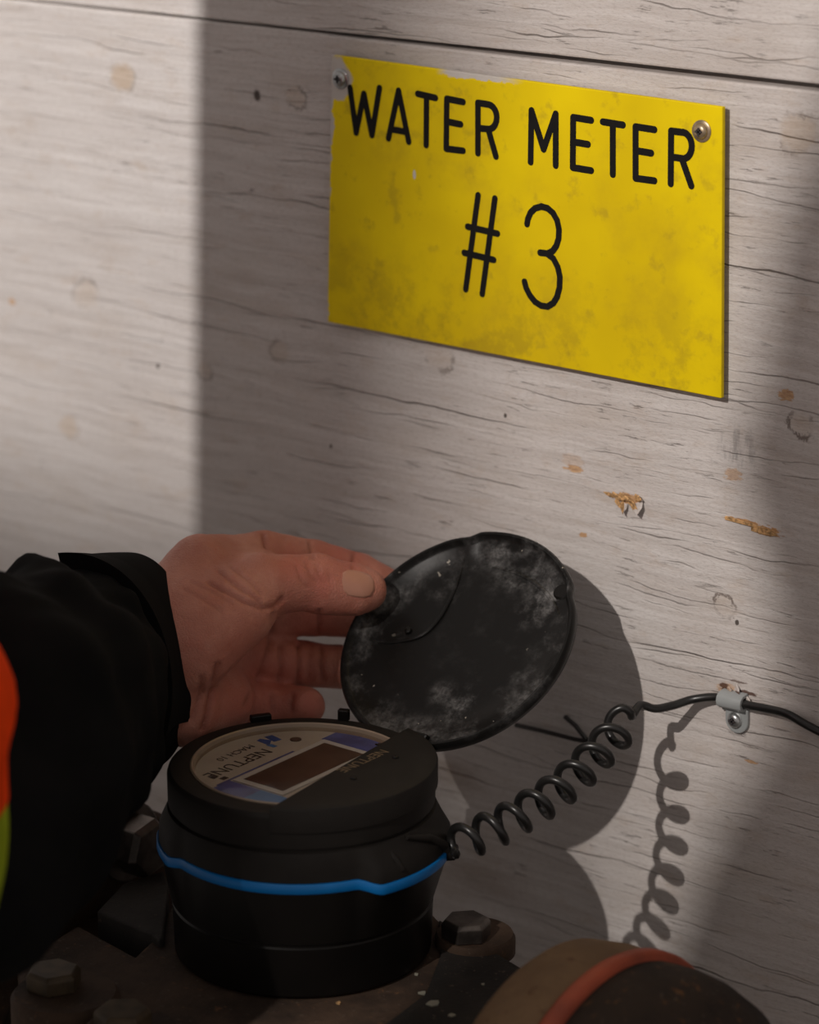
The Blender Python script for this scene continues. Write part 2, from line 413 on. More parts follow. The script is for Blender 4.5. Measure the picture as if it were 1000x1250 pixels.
def W(x, y): return onwall(x, y)
leftA = [W(545, -500), W(560, 0), W(545, 300), W(530, 600), W(550, 800), W(620, 960), W(700, 1075), W(760, 1500), np.array([-1.0, 0, -.3]), np.array([-1.0, 0, .6])]  # plate outline drawn from the soft left edge of the light pool
rightA = [W(1075, -300), W(1020, 80), W(972, 200), W(945, 280), W(930, 420), W(898, 560), W(922, 660), W(945, 760), W(955, 850), W(925, 920), W(875, 1000),
          W(830, 1120), W(770, 1300), np.array([.10, 0, -.6]), np.array([.9, 0, -.6]), np.array([.9, 0, .75])]  # plate outline drawn from the shade edge wanted at the right
unseen_lamp(LAMP_A, np.array([.04, 0, .15]), POWER_A, RAD_A, math.radians(40), .2, [(leftA, .105), (rightA, .30)],
          'unseen lamp above and behind the camera with plates added to shape its beam')
eB = onwall(239, 0)[0]; eB2 = onwall(237.5, 650); eb0 = eB + (eB2[0] - eB) * (.92 / (.3127 - eB2[2])); eb1 = eB - (eB2[0] - eB) * (.79 / (.3127 - eB2[2]))
rightB = [np.array([eb0, 0, -.6]), np.array([eb1, 0, 1.1]), np.array([1.0, 0, 1.1]), np.array([1.0, 0, -.6])]  # plate cut for the upright shade edge on the wall
lowB = [np.array([-1.0, 0, .085]), np.array([eB + .05, 0, .085]), np.array([eB + .05, 0, -.7]), np.array([-1.0, 0, -.7])]  # plate added to fade this beam low on the wall
unseen_lamp(LAMP_B, np.array([-.32, 0, .28]), POWER_B, RAD_B, math.radians(34), .3, [(rightB, .2), (lowB, .03)],
          'added unseen lamp high over the sleeve side of the wall with plates shaping its beam', (1, .955, .92))

# ------------------------------------------------------------------ wall of painted boards
M['wall'] = wall_material()
wallE = empty('wall_back'); tag(wallE, 'whitewashed rough plywood wall with cracks and knots', None, kind='structure')
TH = .018
def board(poly, name='board'):
    P = [np.array([x, 0.0, z]) for x, z in poly]
    V, F = extrude(P, np.array([0, TH, 0]))
    return G().add(V, F).build(name, M['wall'], wallE, smooth=False, bevel=.0009, seg=2)
def seam(off):
    return [(-1.2, .3165 + off), (-.6, .3185 + off * .4), (-.28, .3192 + off * .25), (-.12, .3202 + off * .45), (0, .3206 + off * .9), (.125, .3208 + off), (1.0, .322 + off)]
lo = seam(-.0013)
board([(-1.2, -.5)] + [(1.0, -.5)] + lo[::-1])
hi = seam(.0011)
bo = board(hi + [(1.0, 1.1), (-1.2, 1.1)])
bo.location.y = .0012
# unseen floor under the meter, kept pale to bounce light up the wall
G().add(*box((0, -.7, -.52), (3.0, 2.4, .04))).build('floor', M['floor'], None, smooth=False)
tag(bpy.data.objects['floor'], 'unseen floor under the meter, pale to bounce light', None, kind='structure')
# torn splinters standing off the wall
def shard(p, L, wd, lift, ang, mat, name='wood_splinter'):
    c, s = math.cos(ang), math.sin(ang); a = np.array([c, 0, s]); b = np.array([-s, 0, c]); y = np.array([0, -1.0, 0])
    V = [p - b * wd * .5, p + b * wd * .5, p + a * L * .6 + b * wd * .45 + y * lift * .6, p + a * L + y * lift, p + a * L * .55 - b * wd * .5 + y * lift * .5,
         p - b * wd * .4 + y * .0005, p + b * wd * .4 + y * .0006, p + a * L * .6 + b * wd * .3 + y * (lift * .6 + .0006), p + a * L * .55 - b * wd * .3 + y * (lift * .5 + .0006)]
    F = [(0, 1, 2, 3, 4), (5, 8, 3, 7, 6), (0, 5, 6, 1), (1, 6, 7, 2), (2, 7, 3), (3, 8, 4), (4, 8, 5, 0)]
    return G().add(V, F).build(name, mat, wallE, smooth=False)
for px, py, L, wd, lift, a in [(748, 603, .007, .0022, .002, -.15), (752, 610, .006, .002, .0025, -.5), (757, 604, .0075, .0024, .003, -.1), (765, 608, .008, .0026, .003, -.35),
                               (770, 612, .006, .0022, .003, -.6), (760, 612, .005, .002, .0035, -1.0), (776, 607, .005, .003, .003, .1), (750, 606, .004, .0016, .003, 2.6)]:
    shard(onwall(px, py), L, wd, lift, a, M['bare'])
shard(onwall(779, 612), .0050, .0055, .004, -1.1, M['wall'], 'paint_flake')
shard(onwall(764, 613), .0040, .0030, .003, -1.5, M['wall'], 'paint_flake')
for px, py, L, wd, lift, a in [(886, 632, .020, .0016, .0012, -.03), (918, 644, .013, .0028, .001, -.06)]:
    shard(onwall(px, py), L, wd, lift, a, M['bare'])
for px, py, L, wd, lift, a in [(888, 842, .004, .003, .0025, .4), (898, 840, .004, .004, .003, -.3), (908, 850, .006, .003, .003, -.25)]:
    shard(onwall(px, py), L, wd, lift, a, M['wall'], 'paint_flake')

# ------------------------------------------------------------------ sign
OFF, STH = .0032, .0022
YF = -(OFF + STH)                                       # face of the plate
tl, tr, br, bl = [onwall(x, y, YF) for x, y in ((405, 67), (882, 130.5), (880.5, 486.5), (399.5, 393))]
SX0, SX1, SZ0, SZ1 = (tl[0] + bl[0]) / 2, (tr[0] + br[0]) / 2, (bl[2] + br[2]) / 2, (tl[2] + tr[2]) / 2
M['sign'] = sign_material()
sg = empty('sign'); tag(sg, 'yellow engraved sign reading WATER METER #3 screwed to the wall', 'sign')
V, F = extrude([tl, tr, br, bl], np.array([0, STH, 0])); G().add(V, F).build('plate', M['sign'], sg, smooth=False, bevel=.0004)
ins = lambda p, q: p + (q - p) * .012
V, F = extrude([ins(p, q) + [0, STH, 0] for p, q in ((tl, br), (tr, bl), (br, tl), (bl, tr))], np.array([0, OFF, 0]))
G().add(V, F).build('backing', M['backing'], sg, smooth=False)
def stroke_part(polys, wd, name='letter'):
    """rounded strokes given in pixels, laid on the face of the plate"""
    g = G(); kz = 0
    for poly in polys:
        P = [onwall(x, y, YF) for x, y in poly]
        P = [np.array([p[0], p[2]]) for p in P]
        left, right = [], []
        def ring(k, a0, a1, n=7): return [P[k] + wd / 2 * np.array([math.cos(a0 + (a1 - a0) * i / n), math.sin(a0 + (a1 - a0) * i / n)]) for i in range(n + 1)]
        dirs = [P[i + 1] - P[i] for i in range(len(P) - 1)]; dirs = [d / np.linalg.norm(d) for d in dirs]
        if len(P) > 2 and max(1 - dirs[i] @ dirs[i + 1] for i in range(len(dirs) - 1)) > .25:
            segs = [[P[i], P[i + 1]] for i in range(len(P) - 1)]
        else: segs = [P]
        for S in segs:
            ds = [S[i + 1] - S[i] for i in range(len(S) - 1)]; ds = [d / np.linalg.norm(d) for d in ds]
            out, back = [], []
            for i, p in enumerate(S):
                d = ds[0] if i == 0 else ds[-1] if i == len(S) - 1 else (ds[i - 1] + ds[i]) / np.linalg.norm(ds[i - 1] + ds[i])
                nrm = np.array([-d[1], d[0]]); out.append(p + nrm * wd / 2); back.append(p - nrm * wd / 2)
            a = math.atan2(ds[-1][1], ds[-1][0]); capB = [S[-1] + wd / 2 * np.array([math.cos(a + math.pi / 2 - math.pi * i / 8), math.sin(a + math.pi / 2 - math.pi * i / 8)]) for i in range(1, 8)]
            a = math.atan2(ds[0][1], ds[0][0]); capA = [S[0] + wd / 2 * np.array([math.cos(a - math.pi / 2 - math.pi * i / 8), math.sin(a - math.pi / 2 - math.pi * i / 8)]) for i in range(1, 8)]
            n = len(out); kz += 1; y0, y1 = YF - .00018 - kz * .000012, YF + .0004
            rim = out + capB + back[::-1] + capA
            V = [np.array([q[0], y0, q[1]]) for q in rim] + [np.array([q[0], y1, q[1]]) for q in rim]; m = len(rim)
            F = [(i, (i + 1) % m, m + (i + 1) % m, m + i) for i in range(m)]
            # front face as quads along the ribbon plus the two caps
            ib = lambda i: n + 7 + (n - 1 - i)
            F += [(i, ib(i), ib(i + 1), i + 1) for i in range(n - 1)]
            F.append(tuple([n - 1] + list(range(n, n + 7)) + [ib(n - 1)])); F.append(tuple([ib(0)] + list(range(2 * n + 7, 2 * n + 14)) + [0]))
            g.add(V, F)
    return g.build(name, M['letter'], sg, smooth=False)
def s4(pts): return [(400 + x / 4, 60 + y / 4) for x, y in pts]                 # first half of the top line
def s5(pts): return [(640 + x * .26, 100 + y * .26) for x, y in pts]            # second half
def s6(pts): return [(540 + x * .18, 220 + y * .18) for x, y in pts]            # number line
def arc(c, rx, ry, a0, a1, n=14, sl=.0):
    return [(c[0] + rx * math.cos(math.radians(a0 + (a1 - a0) * i / n)), c[1] - ry * math.sin(math.radians(a0 + (a1 - a0) * i / n)) + sl * rx * math.cos(math.radians(a0 + (a1 - a0) * i / n))) for i in range(n + 1)]
LW = .0027
for L in [[s4([(110, 188), (140, 408), (178, 218), (217, 420), (254, 190)])],
          [s4([(298, 436), (347, 203), (397, 452)]), s4([(318, 392), (382, 404)])],
          [s4([(441, 218), (527, 238)]), s4([(484, 228), (482, 468)])],
          [s4([(662, 258), (583, 242), (580, 486), (662, 496)]), s4([(583, 353), (650, 367)])],
          [s4([(735, 508), (735, 262), (785, 270)]), s4([(785, 270)] + arc((785, 330), 42, 60, 85, -85, 12, .1) + [(740, 386)]), s4([(785, 390), (823, 524)])],
          [s5([(31, 376), (35, 134), (92, 316), (149, 150), (149, 392)])],
          [s5([(315, 180), (231, 166), (229, 402), (315, 416)]), s5([(230, 281), (300, 293)])],
          [s5([(370, 187), (464, 202)]), s5([(417, 196), (417, 434)])],
          [s5([(612, 224), (524, 210), (524, 452), (612, 464)]), s5([(524, 322), (597, 334)])],
          [s5([(689, 478), (691, 230), (740, 236)]), s5([(740, 236)] + arc((745, 298), 43, 62, 88, -85, 12, .1) + [(692, 352)]), s5([(742, 362), (786, 488)])]]:
    stroke_part(L, LW)
stroke_part([s6([(244, 102), (160, 740)]), s6([(358, 124), (272, 772)]), s6([(173, 315), (375, 362)]), s6([(150, 492), (349, 540)])], .0027, 'number_sign')
stroke_part([s6([(576, 297), (582, 262), (600, 220), (630, 190), (672, 178), (715, 190), (752, 222), (780, 272), (793, 335), (790, 395), (775, 445), (750, 480), (715, 497), (665, 491)]),
             s6([(715, 500), (755, 532), (785, 590), (799, 655), (796, 730), (780, 790), (755, 832), (715, 857), (670, 850), (630, 825), (595, 780), (570, 730), (559, 688)])], .0027, 'numeral')
def screw(c, nrm, r, mat, slot, parent, name='screw', washer=None):
    nrm = np.asarray(nrm, float); a, u, v = frame(nrm)
    g = G()
    if washer: V, F = lathe(c, nrm, [(washer, -.0002), (washer, .0004), (washer * .9, .0007), (r * .7, .0007)], 28); g.add(V, F)
    V, F = lathe(c, nrm, [(r, .0003), (r, .0010), (r * .9, .0017), (r * .62, .0022), (r * .40, .0023), (r * .36, .0012)], 28); g.add(V, F)
    o = g.build(name, mat, parent)
    h = G()
    for d1, d2 in ((u, v), (v, u)):
        P = [c + nrm * .0026 + d1 * i * r * .52 + d2 * j * r * .12 for i, j in ((-1, -1), (1, -1), (1, 1), (-1, 1))]
        V, F = extrude(P, -nrm * .0012); h.add(V, F)
    h.build('recess', slot, o, smooth=False)
    return o
screw(onwall(416, 96, YF), (0, -1, 0), .0031, M['steel'], M['ink'], sg, washer=.0042)
screw(onwall(857, 160, YF), (0, -1, 0), .0030, M['screw_brass'], M['ink'], sg, washer=.0042)

# ------------------------------------------------------------------ register with its lid
def cart(a, r, z): return AX + cdir(a) * r + up * z
reg = empty('meter_register'); tag(reg, 'round black meter register with blue band and opened dusty lid', 'water meter')
NT_ = 200
ANG = np.arange(NT_) * 2 * math.pi / NT_
def sm(x, a, b): t = np.clip((x - a) / (b - a), 0, 1); return t * t * (3 - 2 * t)
def lobe(a, wz):
    d = (np.degrees(a) + 180) % 360 - 180
    front = sm(d, -66, -56) * (1 - sm(d, -2, 14)) * .0046
    back = sm((d + 360) % 360, 172, 178) * (1 - sm((d + 360) % 360, 205, 214)) * .0025
    return (front + back) * wz
def shell(name, prof, mat, parent=reg, cap=True):
    R = []
    for r, z, wz in prof: R.append([cart(a, r + lobe(a, wz), z - (.0022 * lobe(a, 1) / .0046 if wz > .5 else 0)) for a in ANG])
    V, F = rings(R, True, cap, cap)
    return G().add(V, F).build(name, mat, parent, auto=35)
shell('lower_body', [(.0478, .0, 0), (.0488, .0012, 0), (.0496, .020, 0), (.0490, .0206, 0), (.0490, .0216, 0), (.0500, .0222, 0), (.0512, .0415, .85), (.0512, .043, .9)], M['black'])
shell('blue_band', [(.0500, .0428, 1), (.0520, .0430, 1), (.0523, .0436, 1), (.0523, .0462, 1), (.0520, .0468, 1), (.0500, .0470, 1)], M['blue'])
shell('upper_body', [(.0500, .0468, 1), (.0514, .0470, 1), (.0512, .052, 1), (.0508, .0555, .55), (.0502, .0580, .1), (.0490, .0586, 0), (.0490, .0594, 0), (.0502, .0600, 0),
                     (.0503, .0708, 0), (.0499, .0722, 0), (.0490, .0730, 0), (.0424, .0736, 0), (.0418, .0734, 0), (.0416, .0700, 0)], M['black_matt'])
# ring of the dial, dial plate and its print
V, F = lathe(AX, up, [(.0417, .0700), (.0417, .0738), (.0411, .0742), (.0404, .0738), (.0398, .0716), (.0396, .0700)], 96); G().add(V, F).build('dial_bezel', M['bezel'], reg)
V, F = lathe(AX, up, [(.0400, .0690), (.0400, .0712), (.0001, .0712)], 80); dial = G().add(V, F).build('dial', M['cream'], reg)
# dial axes: u = reading direction of its print, v = top of the print (towards the cover)
a_u = math.atan2(-.788, -.615); U = cdir(a_u); Vv = cdir(a_u + math.pi / 2)
ZD = .0712
def dp(u, v, z=ZD): return AX + U * u + Vv * v + up * z
def patch(name, poly, z, th, mat, parent=dial):
    V, F = extrude([dp(a / 1000, b / 1000, z) for a, b in poly], up * th); return G().add(V, F).build(name, mat, parent, smooth=False)
def clipc(poly, R=39.6):
    out = []
    for i, (a, b) in enumerate(poly):
        c, d = poly[(i + 1) % len(poly)]
        for k in range(8):
            x, y = a + (c - a) * k / 8, b + (d - b) * k / 8; r = math.hypot(x, y)
            if r > R: x, y = x * R / r, y * R / r
            out.append((x, y))
    return out
patch('blue_panel', clipc([(25.5, -13.4), (40, -13.4), (40, 26), (25.5, 26)]), ZD, .00006, M['navy'])
patch('bright_panel', clipc([(25.5, 2), (40, 2), (40, 26), (25.5, 26)]), ZD + .00006, .00003, M['sky'])
patch('blue_panel', clipc([(-40, -13.8), (-28.5, -13.8), (-28.5, 26), (-40, 26)]), ZD, .00006, M['navy'])
patch('thin_line', [(-12, -14.4), (32, -14.4), (32, -13.4), (-12, -13.4)], ZD, .00006, M['navy'])
patch('display_frame', [(-28, -12.2), (25, -12.2), (25, 12), (-28, 12)], ZD + .0001, .00035, M['frame'])
patch('display', [(-25, -9.4), (22, -9.4), (22, 9.6), (-25, 9.6)], ZD + .0005, .0001, M['lcd'])
def text(name, s, u, v, size, mat, parent, z=ZD + .00008, sx=1.0, fwd=None, upv=None):
    cv = bpy.data.curves.new('t', 'FONT'); cv.body = s; cv.size = size; cv.align_x = 'CENTER'; cv.align_y = 'CENTER'; cv.extrude = .00003; cv.resolution_u = 2
    o = bpy.data.objects.new('t', cv); COL.objects.link(o)
    dg = bpy.context.evaluated_depsgraph_get(); me = bpy.data.meshes.new_from_object(o.evaluated_get(dg))
    bpy.data.objects.remove(o)
    for p in me.vertices: p.co = Vector(dp(u, v, z) + U * p.co.x * sx + Vv * p.co.y + up * p.co.z)
    me.materials.clear(); me.materials.append(mat); me.name = name
    return link(bpy.data.objects.new(name, me), parent)
text('brand_lettering', 'NEPTUNE', .0105, -.0225, .0080, M['ink'], dial)
text('model_lettering', 'MACH 10', .0030, -.0303, .0048, M['ink'], dial)
# angular logo: a slanted block and a bent bar
patch('logo', [(-20.0, -31.5), (-16.5, -32.5), (-15.0, -26.2), (-18.6, -25.4)], ZD, .00006, M['inkblue'])
patch('logo', [(-14.0, -32.5), (-11.8, -32.2), (-10.8, -25.0), (-15.6, -28.0)], ZD, .00006, M['inkblue'])
patch('logo', [(-12.6, -25.5), (-10.2, -26.2), (-10.3, -22.4), (-12.4, -22.2)], ZD, .00006, M['sky'])
V, F = lathe(dp(-.0218, -.0211, ZD), up, [(.0022, 0), (.0022, .0003), (.0004, .0003)], 20); G().add(V, F).build('light_sensor', M['lcd'], dial)
for a, b, c, d in [(23.5, -17.8, 26.5, -15.4), (25.5, -21.5, 28.0, -19)]: patch('print_mark', [(a, b), (c, b), (c, d), (a, d)], ZD, .00006, M['ink'])
# glass over the dial
tg = NT('dial_glass'); tg.t.nodes.remove(tg.b)
tr_ = tg.n('ShaderNodeBsdfTransparent'); gl = tg.n('ShaderNodeBsdfGlossy'); gl.inputs['Roughness'].default_value = .08
mx = tg.n('ShaderNodeMixShader'); mx.inputs[0].default_value = .035
tr_.inputs[0].default_value = (.93, .91, .88, 1)
tg.l(tr_.outputs[0], mx.inputs[1]); tg.l(gl.outputs[0], mx.inputs[2]); tg.l(mx.outputs[0], tg.t.nodes['Material Output'].inputs[0])
V, F = lathe(AX, up, [(.0002, .0722), (.0394, .0722), (.0397, .0724), (.0397, .0727), (.0394, .0729), (.0002, .0731)], 80)
G().add(V, F).build('dial_glass', tg.m, reg)
# cover over the far part of the dial
CH = .0178; TC = math.radians(6.5); U2 = U * math.cos(TC) + Vv * math.sin(TC); V2 = Vv * math.cos(TC) - U * math.sin(TC)
def dp2(u, v, z): return AX + U2 * u + V2 * v + up * z
def seg(R, off, z, n=40):
    h = math.acos(off / R); a0 = math.pi / 2
    return [dp2(R * math.cos(a0 - h + 2 * h * i / n), R * math.sin(a0 - h + 2 * h * i / n), z) for i in range(n + 1)]
V, F = rings([seg(.0512, CH, .0665), seg(.0512, CH, .0748), seg(.0508, CH + .0002, .0756), seg(.0498, CH + .0006, .0761), seg(.046, CH + .0010, .0765)], True, True, True)
cov = G().add(V, F).build('dial_cover', M['black_matt'], reg, auto=30)
text('cover_lettering', 'NEPTUNE', -.0100, CH + .0035, .0062, M['gold'], cov, z=.0765, sx=1.0)
for u_, v_ in ((-.020, .029), (.006, .030)):
    V, F = lathe(dp(u_, v_, .0763), up, [(.0013, 0), (.0013, .0005), (.0009, .0009), (.0002, .001)], 16); G().add(V, F).build('pip', M['black'], cov)
# latch lugs on the rim
for px in (312, 416):
    a = math.atan2(math.sqrt(max(0, .0502 ** 2 - ((px - 368) / FPX * 1.19) ** 2)), (px - 368) / FPX * 1.19)
    c = cart(a, .0492, .0728); r_, t_ = cdir(a), cdir(a + math.pi / 2)
    w2 = .0042 if px < 400 else .0022; h2 = .0028 if px < 400 else .0046
    P = [c + t_ * -w2 + r_ * -.0015, c + t_ * w2 + r_ * -.0015, c + t_ * w2 + r_ * .0015, c + t_ * -w2 + r_ * .0015]
    V, F = extrude(P, up * h2); G().add(V, F).build('lid_latch', M['black'], reg, smooth=False, bevel=.0005)
# boss where the cord leaves
CON = cart(math.radians(-14), .0545, .0440)
bd = cdir(math.radians(-10)) * .9 + up * -.12
V, F = lathe(CON - bd * .012, bd, [(.0078, 0), (.0066, .006), (.0040, .0125), (.0030, .016), (.0021, .0165)], 24); G().add(V, F).build('cord_boss', M['black_matt'], reg)
V, F = tube([cart(math.radians(-40), .0515, .0575), cart(math.radians(-28), .054, .0540), cart(math.radians(-18), .0558, .0475)], [.0010, .0017, .0022], 10)
G().add(V, F).build('cord_rib', M['black_matt'], reg)
V, F = tube([cart(math.radians(-50), .0507, .0555), cart(math.radians(-49), .0545, .0520), cart(math.radians(-47), .0556, .0480)], [.0007, .0011, .0011], 8)
G().add(V, F).build('moulding_rib', M['black_matt'], reg)

# lid
LD = 1.20; LC = atd(559, 782.9, LD); LR = .0494 * LD / 1.19; TH_L = math.radians(139.4)
E1 = np.array([0, 1.0, 0]) * -math.cos(TH_L) + up * math.sin(TH_L); E2 = np.array([1.0, 0, 0]); LN = np.cross(E2, E1)
if LN @ (CAM - LC) < 0: LN = -LN
def onlid(x, y):
    r = ray(x, y); return CAM + r * (((LC - CAM) @ LN) / (r @ LN))
M['lid'] = lid_material(LC, E1, E2, LR)
def lidp(r, a, h): return LC + (E1 * math.cos(a) + E2 * math.sin(a)) * r + LN * h
def lid_r(a):
    d = math.degrees(a); d = (d + 180) % 360 - 180
    return LR + .0011 * float(sm(d, -22, -17) * (1 - sm(d, 44, 50))) - .0006 * math.exp(-((d + 24) / 4) ** 2) - .0006 * math.exp(-((d - 52) / 4) ** 2)
prof = [(.0, -.0032), (.955, -.0032), (.99, -.0022), (1.0, .0), (.998, .0022), (.985, .0031), (.965, .0030), (.95, .0014), (.93, .0002), (.865, -.0002), (.85, -.0010), (.60, -.0016), (.30, -.0019), (.02, -.0020)]
la = np.arange(144) * 2 * math.pi / 144
R = [[lidp(max(k, .001) * lid_r(a), a, h) for a in la] for k, h in prof]
V, F = rings(R, True, True, True)
lid = G().add(V, F).build('lid', M['lid'], reg, auto=50)
def lidline(pts, w_, h_, name):
    P = catmull([onlid(*p) - LN * .0014 for p in pts], 8)
    V, F = tube(P, [w_ * (.35 + .65 * math.sin(math.pi * min(max(i / (len(P) - 1), .05), .95))) for i in range(len(P))], 8); G().add(V, F).build(name, M['lid'], lid)
lidline([(566, 680), (560, 700), (550, 725), (535, 752), (515, 772), (490, 780), (460, 782), (450, 770)], .0009, .0008, 'raised_rib')
lidline([(600, 690), (635, 700), (662, 718), (680, 745), (684, 775), (676, 800)], .0010, .0008, 'raised_rib')
V, F = lathe(onlid(686, 722) - LN * .0012, LN, [(.0036, -.0004), (.0036, .0012), (.0030, .0018), (.0008, .0018)], 20); G().add(V, F).build('moulded_stud', M['black'], lid)
V, F = lathe(onlid(497, 768) - LN * .0016, LN, [(.0016, 0), (.0014, .0012), (.0003, .0016)], 14); G().add(V, F).build('gate_mark', M['black'], lid)
# hinge: barrel, ears on lid and body
HP = LC - E1 * (LR + .0005)
V, F = tube([HP + E2 * -.004, HP + E2 * .016], .0024, 16); G().add(V, F).build('hinge_pin', M['black'], reg)
V, F = tube([HP + E2 * .010, HP + E2 * .0165], .0035, 16); G().add(V, F).build('hinge_knuckle', M['black'], reg)
for x0, x1 in ((-.003, .003), (.011, .0155)):
    c0 = HP + E2 * x0; c1 = HP + E2 * x1; n_ = up * .003
    P = [c0 + [0, .001, .0022], c0 + [0, -.010, .004], c0 + [0, -.012, -.008], c0 + [0, .0, -.004]]
    V, F = extrude(P, E2 * (x1 - x0)); G().add(V, F).build('hinge_ear', M['black'], reg, smooth=False, bevel=.0006)
P = [HP + E2 * .004 + LN * .002, HP + E2 * .010 + LN * .002, HP + E2 * .012 + E1 * .008 + LN * .0025, HP + E2 * .002 + E1 * .008 + LN * .0025]
V, F = extrude(P, -LN * .005); G().add(V, F).build('hinge_tongue', M['black'], lid, smooth=False, bevel=.0008)

# ------------------------------------------------------------------ coiled cord, clip and wire ends
ctr_px = [(552, 1036), (578, 1022), (607, 1010), (640, 992), (672, 972), (702, 948), (728, 922), (750, 898), (768, 876)]
Ys = np.array([-.129, -.120, -.111, -.100, -.087, -.073, -.059, -.045, -.031])
ctr = np.array([onwall(x, y, Y) for (x, y), Y in zip(ctr_px, Ys)])
path = catmull(ctr, 40); n = len(path)
ppx = np.array([pix(p)[:2] for p in path])
s = np.concatenate([[0], np.cumsum(np.linalg.norm(np.diff(ppx, axis=0), axis=1))]); s /= s[-1]
TURNS = 8.75
T = np.gradient(path, axis=0); T /= np.linalg.norm(T, axis=1)[:, None]
sq = s
ph = 2 * math.pi * TURNS * sq + math.radians(160)
rr = .0061 * sm(s, -.03, .05) * (1 - .75 * sm(s, .975, 1.0))
hel = []
for i in range(n):
    u_ = cu - T[i] * (cu @ T[i]); u_ /= np.linalg.norm(u_); v_ = np.cross(T[i], u_)
    hel.append(path[i] + (u_ * math.cos(ph[i]) + v_ * math.sin(ph[i])) * rr[i])
lead0 = [CON + bd * .001, CON + bd * .005]
CR = .0017
YC = -.0030
lead1 = [onwall(782, 861, -.024), onwall(800, 865, -.019), onwall(822, 861, -.012), onwall(845, 854, -.006), onwall(872, 851, YC), onwall(893, 855, YC), onwall(915, 861, YC),
         onwall(940, 866, -.003), onwall(962, 872, -.004), onwall(985, 885, -.004), onwall(1010, 897, -.003), onwall(1060, 915, -.0025), onwall(1130, 935, -.0025)]
L1 = catmull([hel[-1]] + lead1, 10)[2:]
L0 = catmull(lead0 + [hel[3]], 6)[:-1]
full = np.vstack([L0, hel[3:], L1])
V, F = tube(full, CR, 10); cord = G().add(V, F).build('coiled_cord', M['cord'], None, auto=80)
tag(cord, 'black coiled cable stretched from the meter to the clip on the wall', 'cable')
# clip
cl = empty('cable_clip'); tag(cl, 'grey plastic clip holding the cable on the wall', 'clip')
cc = onwall(894, 856, YC); ax = onwall(915, 861, YC) - onwall(872, 851, YC); ax[1] = 0; ax /= np.linalg.norm(ax); pz = np.cross(ax, [0, 1.0, 0]); pz = pz if pz[2] > 0 else -pz
hw = .0056
R = []
for k in (-hw, hw):
    o_ = []
    for t in np.linspace(-100, 220, 22):
        a = math.radians(t); o_.append(cc + ax * k + pz * math.sin(a) * .0032 * 1.05 - np.array([0, 1.0, 0]) * math.cos(a - math.pi / 2 + math.pi / 2) * .0030)
    R.append(o_)
def prof_clip(k):
    pts = [(-.0050, .0), (-.0050, -.0016), (-.0036, -.0018), (-.0033, -.0038), (-.0020, -.0058), (.0, -.0064), (.0020, -.0058), (.0033, -.0040), (.0036, -.0010), (.0036, -.0002), (.0020, -.0002), (.0020, -.0036), (.0, -.0048), (-.0019, -.0036), (-.0021, .0)]
    return [np.array([cc[0], 0, cc[2]]) + ax * k + pz * a + np.array([0, b, 0]) for a, b in pts]
V, F = rings([prof_clip(-hw), prof_clip(hw)], True, True, True)
G().add(V, F).build('saddle', M['grey_plastic'], cl, auto=50, bevel=.0003)
tb = onwall(896, 876); P = []
base = np.array([cc[0], 0, cc[2]]) + ax * .0012
for a, b in [(-.0052, -.003), (.0052, -.003)]: P.append(base + ax * a + pz * b)
for t in np.linspace(0, -180, 19): P.append(base + ax * .0052 * math.cos(math.radians(t)) + pz * (-.0082 + .0052 * math.sin(math.radians(t))))
V, F = extrude(P, np.array([0, -.0017, 0])); G().add(V, F).build('tab', M['grey_plastic'], cl, smooth=False, bevel=.0004)
screw(base + pz * -.0080 + ax * -.0006 + np.array([0, -.0016, 0]), (0, -1, 0), .0030, M['steel'], M['ink'], cl, washer=.0033)
# stiff wire ends beside the coil
wt = empty('wire_tie'); tag(wt, 'thin black wire tie sticking out beside the coiled cable', 'wire')
for pts in ([(630, 885, -.004), (665, 893, -.005), (700, 902, -.006), (716, 905, -.006)], [(690, 875, -.003), (703, 886, -.005), (716, 903, -.006)], [(712, 903, -.006), (724, 909, -.005), (738, 914, -.003)]):
    V, F = tube([onwall(*p) for p in pts], .0010, 8); G().add(V, F).build('wire_end', M['cord'], wt)

# ------------------------------------------------------------------ cast meter body
body = empty('meter_casting'); tag(body, 'rusty cast iron meter body with bolted top plate below the register', 'meter body')
def slab(px, z, th, name, mat, bev=.002):
    P = [atz(x, y, z) for x, y in px]; P = [np.array([min(p[0], .108), p[1], p[2]]) for p in P]
    V, F = extrude(P, -up * th); return G().add(V, F).build(name, mat, body, smooth=False, bevel=bev, seg=3)
slab([(20, 1175), (95, 1128), (165, 1166), (192, 1140), (210, 1100), (380, 1060), (520, 1105), (536, 1122), (600, 1160), (655, 1196), (668, 1216), (630, 1320), (420, 1400), (160, 1360), (60, 1290)], -.0006, .030, 'top_plate', M['iron'])
slab([(536, 1122), (655, 1192), (648, 1236), (560, 1262), (470, 1250), (520, 1212), (538, 1165)], .0012, .003, 'dark_plate', M['iron_dark'], .0007)
slab([(118, 1112), (150, 1078), (200, 1062), (206, 1078), (200, 1146), (194, 1148), (185, 1140)], .0025, .022, 'grey_web', M['iron_grey'], .0012)
def hexbolt(c, d, r, h, mat, washer=None, chamfer=.8, name='bolt', rot=0.0):
    a, u, v = frame(d); c = np.asarray(c); R = []
    a = np.asarray(d, float) / np.linalg.norm(d)
    for k, hh in ((.97, 0), (1, .0005), (1, h * .78), (.86, h), ):
        R.append([c + a * hh + (u * math.cos(t + rot) + v * math.sin(t + rot)) * r * k for t in np.arange(6) * math.pi / 3])
    V, F = rings(R); o = G().add(V, F).build(name, mat, body, smooth=False, bevel=.0005)
    if washer:
        V, F = lathe(c, a, [(washer * .97, -.0022), (washer, -.0016), (washer, -.0006), (washer * .96, 0), (r * .8, 0)], 32); G().add(V, F).build('washer', mat, o)
    return o
